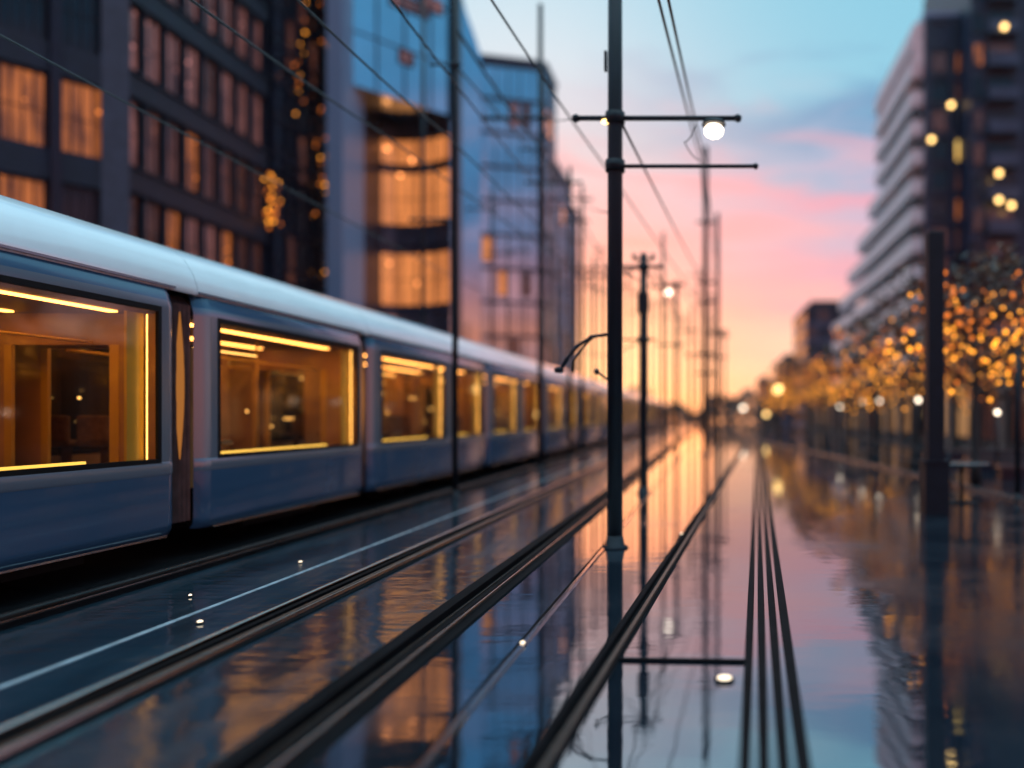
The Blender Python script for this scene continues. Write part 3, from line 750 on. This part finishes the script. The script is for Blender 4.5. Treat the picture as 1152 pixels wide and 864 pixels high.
# farther right blocks
def plain_block(label, X0_, X1_, d, depth, Ytop, cols, rows, lit, seed):
    rr = random.Random(seed)
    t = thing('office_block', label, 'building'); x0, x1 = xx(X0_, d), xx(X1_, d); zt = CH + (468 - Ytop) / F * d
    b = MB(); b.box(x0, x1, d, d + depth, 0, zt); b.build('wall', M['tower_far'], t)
    b = MB(); b.box(x0 + 1.2, x1 - 2, d + 2, d + depth - 2, zt, zt + 1.6); b.box(x0 - .2, x1 + .2, d - .2, d + depth, zt - .3, zt + .3); b.build('roof', M['roof_matt'], t)
    for pa, pc in (((x0, d), (x1, d)), ((x0, d + depth), (x0, d))):
        fa = Facade(t, pa, pc)
        for j in range(rows):
            for i in range(cols):
                u0 = fa.len * i / cols
                fa.window(u0 + .4, u0 + fa.len / cols - .4, zt * (j + .25) / rows, zt * (j + .8) / rows, M['glass_dark'] if rr.random() > lit else M['dim'], 1, 0)
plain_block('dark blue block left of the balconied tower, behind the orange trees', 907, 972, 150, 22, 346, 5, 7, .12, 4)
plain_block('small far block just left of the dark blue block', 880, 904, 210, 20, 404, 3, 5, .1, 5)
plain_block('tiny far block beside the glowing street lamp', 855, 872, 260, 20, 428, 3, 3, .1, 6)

# low arcade behind the trees
t = thing('arcade_building', 'low sandstone arcade with lit shop windows behind the row of trees', 'building')
xa = 13.5
b = MB(); b.box(xa, xa + 6, 28, 112, 0, 4.4); b.build('wall', M['beige'], t)
b = MB(); b.box(xa - .5, xa + 6, 27.8, 112.2, 4.4, 4.75); b.build('roof', M['tower'], t)
fa = Facade(t, (xa, 112), (xa, 28))
for k_ in range(22):
    b = MB(); fa.box(b, k_ * 4.0 - .3 if k_ else 0, min(fa.len, k_ * 4 + .3), 0, .45, 0, 4.39); b.build('pier', M['beige'], t)
for k_ in range(21): fa.window(k_ * 4 + .5, k_ * 4 + 3.5, .5, 3.4, pick([('shop', 4), ('dim', 1.5), ('glass_dark', .7)]), 2, 1)
fa = Facade(t, (xa, 28), (xa + 6, 28))
fa.window(.6, 2.6, .5, 3.2, M['shop'], 1, 1); fa.window(3.3, 5.3, .5, 3.2, M['shop'], 1, 1)

# far wood at the end of the street
b = MB(); rr = random.Random(11)
for i in range(5200):
    x = rr.uniform(-75, 60); d = rr.uniform(225, 262); hmax = 6.0 + 2.6 * math.sin(x * .21) + 1.8 * math.sin(x * .57 + 1)
    z = rr.random() ** .7 * hmax; s = rr.uniform(.4, 1.0)
    u = Vector((rr.uniform(-1, 1), rr.uniform(-1, 1), rr.uniform(-1, 1))).normalized(); v = u.orthogonal().normalized() * s; w = u.cross(v).normalized() * s; c = Vector((x, d, z))
    b.face([b.bm.verts.new(c + v), b.bm.verts.new(c + w), b.bm.verts.new(c - v), b.bm.verts.new(c - w)])
tag(b.build('treeline', M['leaf2'], recalc=False), 'dark far wood along the horizon at the end of the street', 'wood', kind='stuff')

# ------------------------------------------------------------------ poles
def pole(name, label, x, y, h, r, group='catenary poles between the tracks', arms=(), base=True, cat='pole'):
    t = thing(name, label, cat, (x, y, 0), 0, group)
    b = MB(); b.tube([(0, 0, 0), (0, 0, h * .6), (0, 0, h)], [r, r * .95, r * .85], 12); b.build('shaft', M['pole'], t)
    if base:
        b = MB(); b.lathe([(r * 1.7, 0), (r * 1.7, .02), (r * 1.2, .04), (r * 1.02, .16)], (0, 0, 0), 14); b.build('base', M['pole'], t)
    for (z, xl, xr, rr_) in arms:
        b = MB(); b.tube([(xl, 0, z), (xr, 0, z)], rr_, 8); b.lathe([(r * 1.25, -.07), (r * 1.25, .07)], (0, 0, z), 12)
        b.ball((xr, 0, z), rr_ * 1.7, 1); b.ball((xl, 0, z), rr_ * 1.7, 1); b.build('arm', M['pole'], t)
    return t
D0 = 10.0; XM = xx(692, D0)
main = pole('catenary_pole', 'nearest thick black pole carrying a white lamp on its upper crossarm', XM, D0, 8.5, .098,
            arms=((P(0, 133, D0).z, xx(648, D0) - XM, xx(830, D0) - XM, .034), (P(0, 187, D0).z, -.05, xx(850, D0) - XM, .026)))
z = P(0, 133, D0).z
b = MB(); b.lathe([(.03, .06), (.13, .05), (.15, .02), (.15, 0)], (xx(803, D0) - XM, 0, z - .09), 16); b.build('lamp_cap', M['pole'], main)
b = MB(); b.ball((xx(803, D0) - XM, 0, z - .16), .125, 2, .75); b.build('lamp_globe', M['lamp_white'], main)
b = MB(); b.ball((-.12, -.02, z - .05), .05, 2, .6); b.build('marker_lamp', M['lamp_warm'], main)
b = MB(); b.box(-.135, -.10, -.03, .03, P(0, 80, D0).z, P(0, 58, D0).z); b.build('clamp', M['pole'], main)
# curved cantilever on the tram side of the main pole
b = MB(); za, zb = P(0, 376, D0).z, P(0, 417, D0).z
b.tube([(-.08, 0, za), (-.28, 0, za - .03), (-.46, 0, za - .14), (-.60, 0, za - .30), (-.68, 0, zb)], .022, 8)
b.tube([(-.30, 0, za - .05), (-.44, 0, za - .22), (-.52, 0, za - .34), (-.53, 0, zb - .02)], .014, 6)
b.lathe([(.02, -.03), (.06, -.02), (.06, .03), (.02, .04)], (-.70, 0, zb), 10); b.lathe([(.02, -.03), (.045, 0), (.02, .03)], (-.30, 0, za - .04), 8)
b.build('cantilever', M['pole'], main)
b = MB(); b.tube([(-.08, 0, zb - .12), (-.22, 0, zb - .02)], .016, 6); b.lathe([(.015, -.04), (.04, 0), (.015, .04)], (-.23, 0, zb - .01), 8); b.build('insulator', M['insul'], main)

G = 'catenary poles between the tracks'
# tram-side row
pole('catenary_pole', 'thin tall black pole in front of the tram window right of the curved glass building', xx(512, 16), 16, 12, .062, arms=((CH + 395 * 16 / F, -.5, .1, .02),))
p2 = pole('catenary_pole', 'second thin black pole in front of the tram, with a wide double crossarm', xx(608, 24), 24, 14, .085, arms=((CH + 335 * 24 / F, -1.7, .2, .06), (CH + 300 * 24 / F, -.6, .3, .03)))
for i, (X, d, h) in enumerate(((641, 30, 11), (655, 36, 12), (668, 42, 10), (681, 50, 11), (707, 60, 13), (738, 84, 14))):
    pole('catenary_pole', ('thin backlit pole by the tram, %s beyond the double crossarm pole' % ('first', 'second', 'third', 'fourth', 'fifth', 'sixth')[i]), xx(X, d), d, h, .06 + .012 * i / 2 + .02, arms=((h - .6, -1.6, .4, .05), (h - 1.6, -.8, .3, .035)))
# behind the tram
pole('lamp_pole', 'thin pole behind the tram with a short arm in front of the orange windows', xx(476, 27), 27, 16, .075, arms=((P(0, 247, 27).z, -.4, .8, .05),))
for i, (X, d, h) in enumerate(((553, 40, 13), (571, 46, 12), (590, 55, 14), (628, 70, 15))):
    pole('mast', 'slender mast behind the tram roof, %s from the left' % ('first', 'second', 'third', 'fourth')[i], xx(X, d), d, h, .07, arms=((h - 1, -1.2, .3, .05),))
# row right of the main pole
p = pole('catenary_pole', 'pole with a transformer box behind the main pole on its right', xx(724, 17), 17, P(0, 285, 17).z, .09, arms=((P(0, 300, 17).z, -.75, .35, .035), (P(0, 382, 17).z, -.5, .25, .02)))
b = MB(); b.box(-.11, .11, -.14, .08, P(0, 352, 17).z, P(0, 330, 17).z); b.build('transformer_box', M['pole'], p)
b = MB(); b.box(-.22, .22, -.05, .05, P(0, 293, 17).z, P(0, 291, 17).z); b.lathe([(.03, 0), (.05, .05), (.02, .12)], (-.2, 0, P(0, 291, 17).z), 8); b.lathe([(.03, 0), (.05, .05), (.02, .12)], (.2, 0, P(0, 291, 17).z), 8); b.build('insulator', M['insul'], p)
pole('mast', 'slim mast with a tall tip between the transformer pole and the lamp pole', xx(746, 33), 33, P(0, 262, 33).z, .07, arms=((P(0, 322, 33).z, -.5, .5, .05),))
p = pole('lamp_pole', 'far pole with a round white lamp on its left arm', xx(761, 30), 30, P(0, 316, 30).z, .085, arms=((P(0, 320, 30).z, -.45, .25, .045), (P(0, 388, 30).z, -.7, .3, .03)))
b = MB(); b.ball((-.3, 0, P(0, 329, 30).z), .11, 2); b.build('lamp_globe', M['lamp_white'], p)
p = pole('mast', 'tallest far mast left of the rails with stacked short crossarms', xx(794, 34), 34, P(0, 165, 34).z, .13, arms=[(P(0, Y, 34).z, -.35, .35, .04) for Y in (250, 318, 340, 398, 420)])
p = pole('mast', 'far mast just right of the tallest mast', xx(807, 40), 40, P(0, 240, 40).z, .12, arms=[(P(0, Y, 40).z, -.45, .45, .045) for Y in (372, 376, 402)])
pole('mast', 'last thin far mast by the bend of the rails', xx(815, 62), 62, P(0, 372, 62).z, .09, arms=((P(0, 378, 62).z, -.6, .3, .06),))
pole('mast', 'far thin mast between the lamp pole and the tallest mast', xx(778, 52), 52, P(0, 345, 52).z, .09, arms=((P(0, 372, 52).z, -.8, .5, .05), (P(0, 400, 52).z, -.5, .5, .04)))

for X, d, Yt in ((618, 66, 262), (632, 78, 288), (648, 58, 240), (662, 90, 300), (675, 72, 276), (698, 84, 300), (716, 70, 322), (731, 95, 338), (752, 76, 330), (770, 88, 352), (786, 70, 300), (801, 84, 330)):
    hz = P(0, Yt, d).z
    pole('far_mast', 'slender far mast silhouetted against the sunset behind the tram', xx(X, d), d, hz, .09, group='far masts in the sunset', cat='mast',
         arms=[(hz - rnd.uniform(.3, .8), -rnd.uniform(.5, 1.4), rnd.uniform(.3, 1.2), .05), (hz - rnd.uniform(1.5, 3.5), -rnd.uniform(.3, .9), rnd.uniform(.3, .8), .045)])

# ------------------------------------------------------------------ overhead wires
def wire(label, pts, r=.011, sag=0.0, name='overhead_wire', ext=0):
    pts = [Vector(p) for p in pts]
    if ext:
        pts.insert(0, pts[0] + (pts[0] - pts[1]).normalized() * ext)
    out = []
    for a, c in zip(pts, pts[1:]):
        for i in range(14):
            f = i / 14; q = a.lerp(c, f); q.z -= sag * 4 * f * (1 - f); out.append(q)
    out.append(pts[-1])
    b = MB(); b.tube(out, r, 6)
    return tag(b.build(name, M['wire']), label, 'wire', 'overhead tram wires')
wire('wire crossing the dark office, lowest of the two long slanting wires', [P(215, 0, 8.6), P(430, 150, 13.5), P(660, 312, 28)], .015, .04, ext=6)
wire('long slanting wire crossing the curved glass building, upper of the pair', [P(335, 0, 8.6), P(500, 150, 13.5), P(668, 312, 28)], .015, .04, ext=6)
wire('wire from the top edge down to the main pole', [P(553, 0, 9.5), P(690, 200, 16), P(792, 345, 34)], .016, .05, ext=6)
wire('heavy catenary cable passing the double crossarm pole', [P(512, 30, 16), P(608, 165, 24), P(655, 250, 36), P(700, 322, 50)], .035, .12)
wire('left strand of the twin cable at the top of the sky', [P(741, 0, 9), P(789, 182, 20), P(795, 300, 34)], .018, .05, ext=6)
wire('right strand of the twin cable at the top of the sky', [P(752, 0, 9), P(793, 182, 20), P(806, 300, 40)], .018, .05, ext=6)
wire('thin wire falling from the main pole to the tallest mast', [P(700, 140, 10), P(790, 315, 34)], .018, .05)
wire('contact wire over the tram running into the sunset', [(-7.3, -6, 5.6), (-7.3, 24, 5.6), (-7.3, 60, 5.6), (-7.3, 118, 5.6)], .012, .04)
wire('thin span wire from the transformer pole to the lamp pole', [P(724, 300, 17), P(761, 320, 30)], .014, .2)
wire('sagging span wire between the lamp pole and the tallest mast', [P(761, 388, 30), P(794, 400, 34)], .015, .2)
wire('span wire from the double crossarm pole to the main pole arm', [P(608, 133, 24), P(648, 133, 10)], .009, .05)
wire('wire joining the transformer pole to the tram side poles', [P(724, 300, 17), P(641, 312, 30)], .016, .1)
wire('short looped feeder hanging below the white lamp arm', [P(783, 140, 10.0), P(770, 160, 10.6), P(787, 180, 11.6)], .008, .05)
for i, (X1_, Y1_, d1, X2_, Y2_, d2, r_, lb) in enumerate(((440, 0, 9.5, 641, 250, 30, .016, 'wire dropping from the top edge over the curved glass building to the first backlit pole'),
        (512, 73, 16, 655, 225, 36, .02, 'feeder cable between the thin pole and the second backlit pole'), (608, 168, 24, 641, 205, 30, .02, 'short cable between the double crossarm pole and the first backlit pole'),
        (641, 300, 30, 681, 330, 50, .025, 'cable linking the backlit poles beside the tram'), (692, 300, 10, 746, 322, 33, .012, 'wire from the main pole to the slim mast with a tall tip'),
        (724, 300, 17, 794, 398, 34, .014, 'wire slanting down from the transformer pole to the tallest mast'), (692, 240, 10, 655, 225, 36, .010, 'wire from the main pole back to the second backlit pole'),
        (735, 300, 17, 778, 372, 52, .018, 'wire from the transformer pole to the far thin mast'), (761, 320, 30, 815, 378, 62, .02, 'far wire from the lamp pole to the last mast by the bend'))):
    wire(lb, [P(X1_, Y1_, d1), P(X2_, Y2_, d2)], r_, .12)
# far droppers
wire('lower span wire between the transformer pole and the first backlit pole', [P(724, 382, 17), P(655, 395, 36)], .016, .25)

# ------------------------------------------------------------------ right side: pillar, posts, ledges
t = thing('pillar', 'square dark pillar on a heavier plinth in the right foreground', 'pillar', (xx(1051, 13.5), 13.5, 0))
b = MB(); b.box(-.135, .135, -.135, .135, .88, 4.74); b.build('shaft', M['pole'], t, bevel=.012)
b = MB(); b.box(-.20, .20, -.20, .20, 0, .86); b.box(-.22, .22, -.22, .22, .86, .91); b.build('plinth', M['pole'], t)
pole('sign_post', 'thin dark post at the right edge beside the golden tree', xx(1145, 15.4), 15.4, 2.9, .055, group='posts', cat='post')
# ring table / bike ring beside the pillar
t = thing('cafe_table', 'small round dark table beside the square pillar', 'table', (xx(1082, 15.2), 15.2, 0))
b = MB(); b.lathe([(.50, 0), (.52, .015), (.52, .035), (.50, .05)], (0, 0, .72), 28); b.build('table_top', M['kerb'], t)
b = MB(); b.tube([(0, 0, .03), (0, 0, .72)], .035, 8); b.lathe([(.28, 0), (.28, .02), (.05, .05)], (0, 0, 0), 18); b.build('leg', M['pole'], t)
for i, (d, lb) in enumerate(((20.5, 'nearest low stone ledge on the right plaza'), (24, 'middle low stone ledge on the right plaza'), (29, 'farthest low stone ledge on the right plaza, before the arcade'))):
    t = thing('stone_ledge', lb, 'bench', (7.4 + i * .3, d, 0), R(-4), 'stone ledges on the plaza')
    b = MB(); b.box(0, 12, 0, .5, .30, .42); b.build('seat', M['kerb'], t)
    b = MB(); b.box(.05, 11.9, .06, .42, 0, .299); b.build('base', M['frame_dark'], t)
# low railing along the promenade
t = thing('railing', 'low dark two bar railing along the promenade before the trees', 'railing', (0, 0, 0))
pts = [(5.2, 17.5), (5.4, 22), (5.5, 28), (5.3, 36), (4.9, 46), (4.2, 60)]
b = MB()
for h in (.45, .85): b.tube([(x, y, h) for x, y in pts], .022, 6)
b.build('rail', M['pole'], t)
for (xa, ya), (xb, yb) in zip(pts, pts[1:]):
    for f in (0, .5):
        b = MB(); q = (xa + (xb - xa) * f, ya + (yb - ya) * f); b.tube([(q[0], q[1], 0), (q[0], q[1], .88)], .03, 6); b.build('post', M['pole'], t)

# ------------------------------------------------------------------ trees with lights
def tree_meshes(seed, nleaf=1500, nb=230, bs=1.0):
    rr = random.Random(seed)
    tr = MB(); lim = []
    tr.tube([(0, 0, 0), (.02, .01, .5), (-.03, .03, 1.3), (.02, 0, 2.3), (0, .05, 3.6), (.08, 0, 4.8)], [.14, .105, .09, .08, .05, .02], 10)
    cl = []
    for i in range(9):
        a = i * 2.4 + rr.random(); z = 2.0 + i * .28; ln = rr.uniform(1.0, 1.75) * (1 - i * .05)
        p = [(0, 0, z), (math.cos(a) * ln * .45, math.sin(a) * ln * .45, z + .35), (math.cos(a) * ln, math.sin(a) * ln, z + .8 + rr.uniform(-.2, .3))]
        tr.tube(p, [.045, .028, .008], 6)
        for _k in range(5):
            f_ = rr.uniform(.3, 1); c_ = Vector(p[1]).lerp(Vector(p[2]), f_); tr.tube([c_, c_ + Vector((rr.uniform(-.5, .5), rr.uniform(-.5, .5), rr.uniform(.05, .6)))], [.009, .003], 4)
        for q in (1, 2):
            c = Vector(p[q]); cl.append((c, rr.uniform(.42, .75)))
            a2 = a + rr.uniform(-1, 1); e = c + Vector((math.cos(a2) * .6, math.sin(a2) * .6, rr.uniform(.1, .6))); tr.tube([c, e], [.016, .004], 5); cl.append((e, rr.uniform(.3, .55)))
    cl.append((Vector((0, 0, 5.0)), .6)); cl.append((Vector((.2, .1, 4.3)), .8))
    lf = MB()
    def rp(c, r):
        while True:
            v = Vector((rr.uniform(-1, 1), rr.uniform(-1, 1), rr.uniform(-.8, .8)))
            if v.length < 1: return c + v * r
    for i in range(nleaf):
        c, r = rr.choice(cl); p = rp(c, r); s = rr.uniform(.05, .10)
        u = Vector((rr.uniform(-1, 1), rr.uniform(-1, 1), rr.uniform(-1, 1))).normalized(); v = u.orthogonal().normalized(); w = u.cross(v)
        lf.mi = 0 if rr.random() < .5 else 1
        lf.face([lf.bm.verts.new(p + v * s), lf.bm.verts.new(p + w * s * .6), lf.bm.verts.new(p - v * s), lf.bm.verts.new(p - w * s * .6)])
    bu = MB()
    for i in range(nb):
        c, r = rr.choice(cl[:26]); p = rp(c, r * 1.1)
        low = p.z < 3.6
        bu.mi = 0 if rr.random() < (.62 if low else .16) else 1
        bu.ball(p, rr.uniform(.022, .042) * bs, 1)
    return tr.mesh('trunk', M['bark']), lf.mesh('crown', [M['leaf'], M['leaf2']], recalc=False), bu.mesh('light_string', [M['bulb'], M['bulb_red']])
kinds = [tree_meshes(21, 2000, 230, 1.3), tree_meshes(22), tree_meshes(23)]
protos = []
spots = [(6.35, 19.2), (6.7, 26.5), (6.4, 31.5), (6.6, 38), (6.3, 45), (6.5, 53), (6.2, 62), (6.3, 72), (6.8, 84), (8.4, 98), (9.6, 24.0), (10.4, 34.0), (10.2, 48)]
ords = ['big golden lit tree nearest the right edge', 'lit tree standing just left of the square pillar', 'third lit tree from the camera in the promenade row',
        'fourth lit tree from the camera in the promenade row', 'fifth lit tree from the camera in the promenade row', 'sixth lit tree from the camera in the promenade row',
        'seventh lit tree from the camera in the promenade row', 'fourth lit tree from the far end of the promenade row', 'third lit tree from the far end of the promenade row', 'farthest lit tree of the promenade row, by the street lamps',
        'lit tree behind the big golden tree, near the arcade', 'lit tree by the middle of the arcade, second row', 'farthest lit tree of the second row by the arcade']
protos = {}
for i, ((x, y), lb) in enumerate(zip(spots, ords)):
    kd = i % 3
    if kd not in protos:
        t = thing('street_tree', lb, 'tree', (x, y, 0), 0, 'trees hung with fairy lights')
        link('trunk', kinds[kd][0], t); tag(link('crown', kinds[kd][1], t), kind=None)
        o = link('light_string', kinds[kd][2], t); o['kind'] = 'stuff'
        protos[kd] = t
    else:
        t = copy_tree(protos[kd]); t.location = (x, y, 0); t['label'] = lb
    t.rotation_euler = (0, 0, i * 1.7)
    s = 1.0 + rnd.uniform(-.08, .12); t.scale = (s, s, s)

# ------------------------------------------------------------------ street lamps
def lamp(label, X, Y, d, r=.16, warm=False, group='globe lamps along the promenade'):
    q = P(X, Y, d); t = thing('street_lamp', label, 'street lamp', (q.x, d, 0), 0, group)
    b = MB(); b.tube([(0, 0, 0), (0, 0, q.z - r * .8)], [.05, .035], 8); b.lathe([(.1, 0), (.1, .06), (.06, .3)], (0, 0, 0), 10); b.build('post', M['pole'], t)
    b = MB(); b.ball((0, 0, q.z), r, 2); b.build('globe', M['lamp_warm'] if warm else M['lamp_white'], t)
    b = MB(); b.lathe([(.07, 0), (.09, .03), (.02, .07)], (0, 0, q.z + r * .85), 10); b.build('lamp_cap', M['pole'], t)
lamp('big glowing orange street lamp at the end of the street', 875, 438, 58, .30, True)
lamp('pale round lamp left of the big glowing lamp, near the horizon', 836, 459, 90, .22)
lamp('small yellow lamp under the big glowing lamp', 862, 466, 80, .2, True)
for i, (X, Y, d, lb) in enumerate(((945, 457, 50, 'globe lamp under the leftmost orange crowns, first of a close row'), (956, 450, 47, 'globe lamp second from the left in the close row'), (970, 452, 43, 'globe lamp in the middle of the close row'),
                      (989, 451, 38.5, 'globe lamp at the right end of the close row'), (1033, 450, 32, 'globe lamp just left of the square pillar'), (1122, 464, 23, 'low globe lamp in front of the arcade, right of the pillar'))):
    lamp(lb, X, Y, d, .065 if d < 30 else .09, i in (1,))

# ------------------------------------------------------------------ evening air
HAZE = 0.0002
hm = bpy.data.materials.new('evening haze'); hm.use_nodes = True; t = hm.node_tree; t.nodes.clear()
pv = t.nodes.new('ShaderNodeVolumePrincipled'); pv.inputs['Color'].default_value = (.95, .93, .95, 1); pv.inputs['Density'].default_value = HAZE; pv.inputs['Anisotropy'].default_value = .88
ho = t.nodes.new('ShaderNodeOutputMaterial'); t.links.new(pv.outputs[0], ho.inputs['Volume'])
b = MB(); b.box(-90, 90, -20, 330, -1.6, 50)
tag(b.build('haze', hm), 'thin evening haze over the street', 'haze', kind='stuff')

# ------------------------------------------------------------------ glowing discs put in for wet glints and the lamp reflection
for X, Y, r, lb in ((225, 702, .022, 'bright round disc for a wet glint left of the bright grooved rail'), (338, 634, .018, 'glowing disc for a wet glint near the tram, beyond the painted line'), (214, 672, .014, 'faint disc for a wet glint closest to the tram skirt'),
                    (588, 726, .018, 'glowing disc for a wet glint between the black rail and the main pole'), (815, 766, .045, 'large white disc for the lamp reflection between the two right rails'), (768, 602, .035, 'glowing disc for a wet glint right of the main pole by the veering rail')):
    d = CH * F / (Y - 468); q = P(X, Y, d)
    t = thing('glint_disc', lb, 'glint disc', (q.x, d, .004), 0, 'glowing discs for glints on the wet ground')
    b = MB(); b.lathe([(r * 1.4, 0), (r * 1.35, .012), (r * 1.05, .014)], (0, 0, 0), 16); b.build('glint_rim', M['steel_dark'], t)
    b = MB(); b.lathe([(r, 0.010), (r * .95, .02), (r * .5, .026)], (0, 0, 0), 16); b.build('lens', M['spark'], t)  # glowing cap standing for the wet glint or lamp reflection
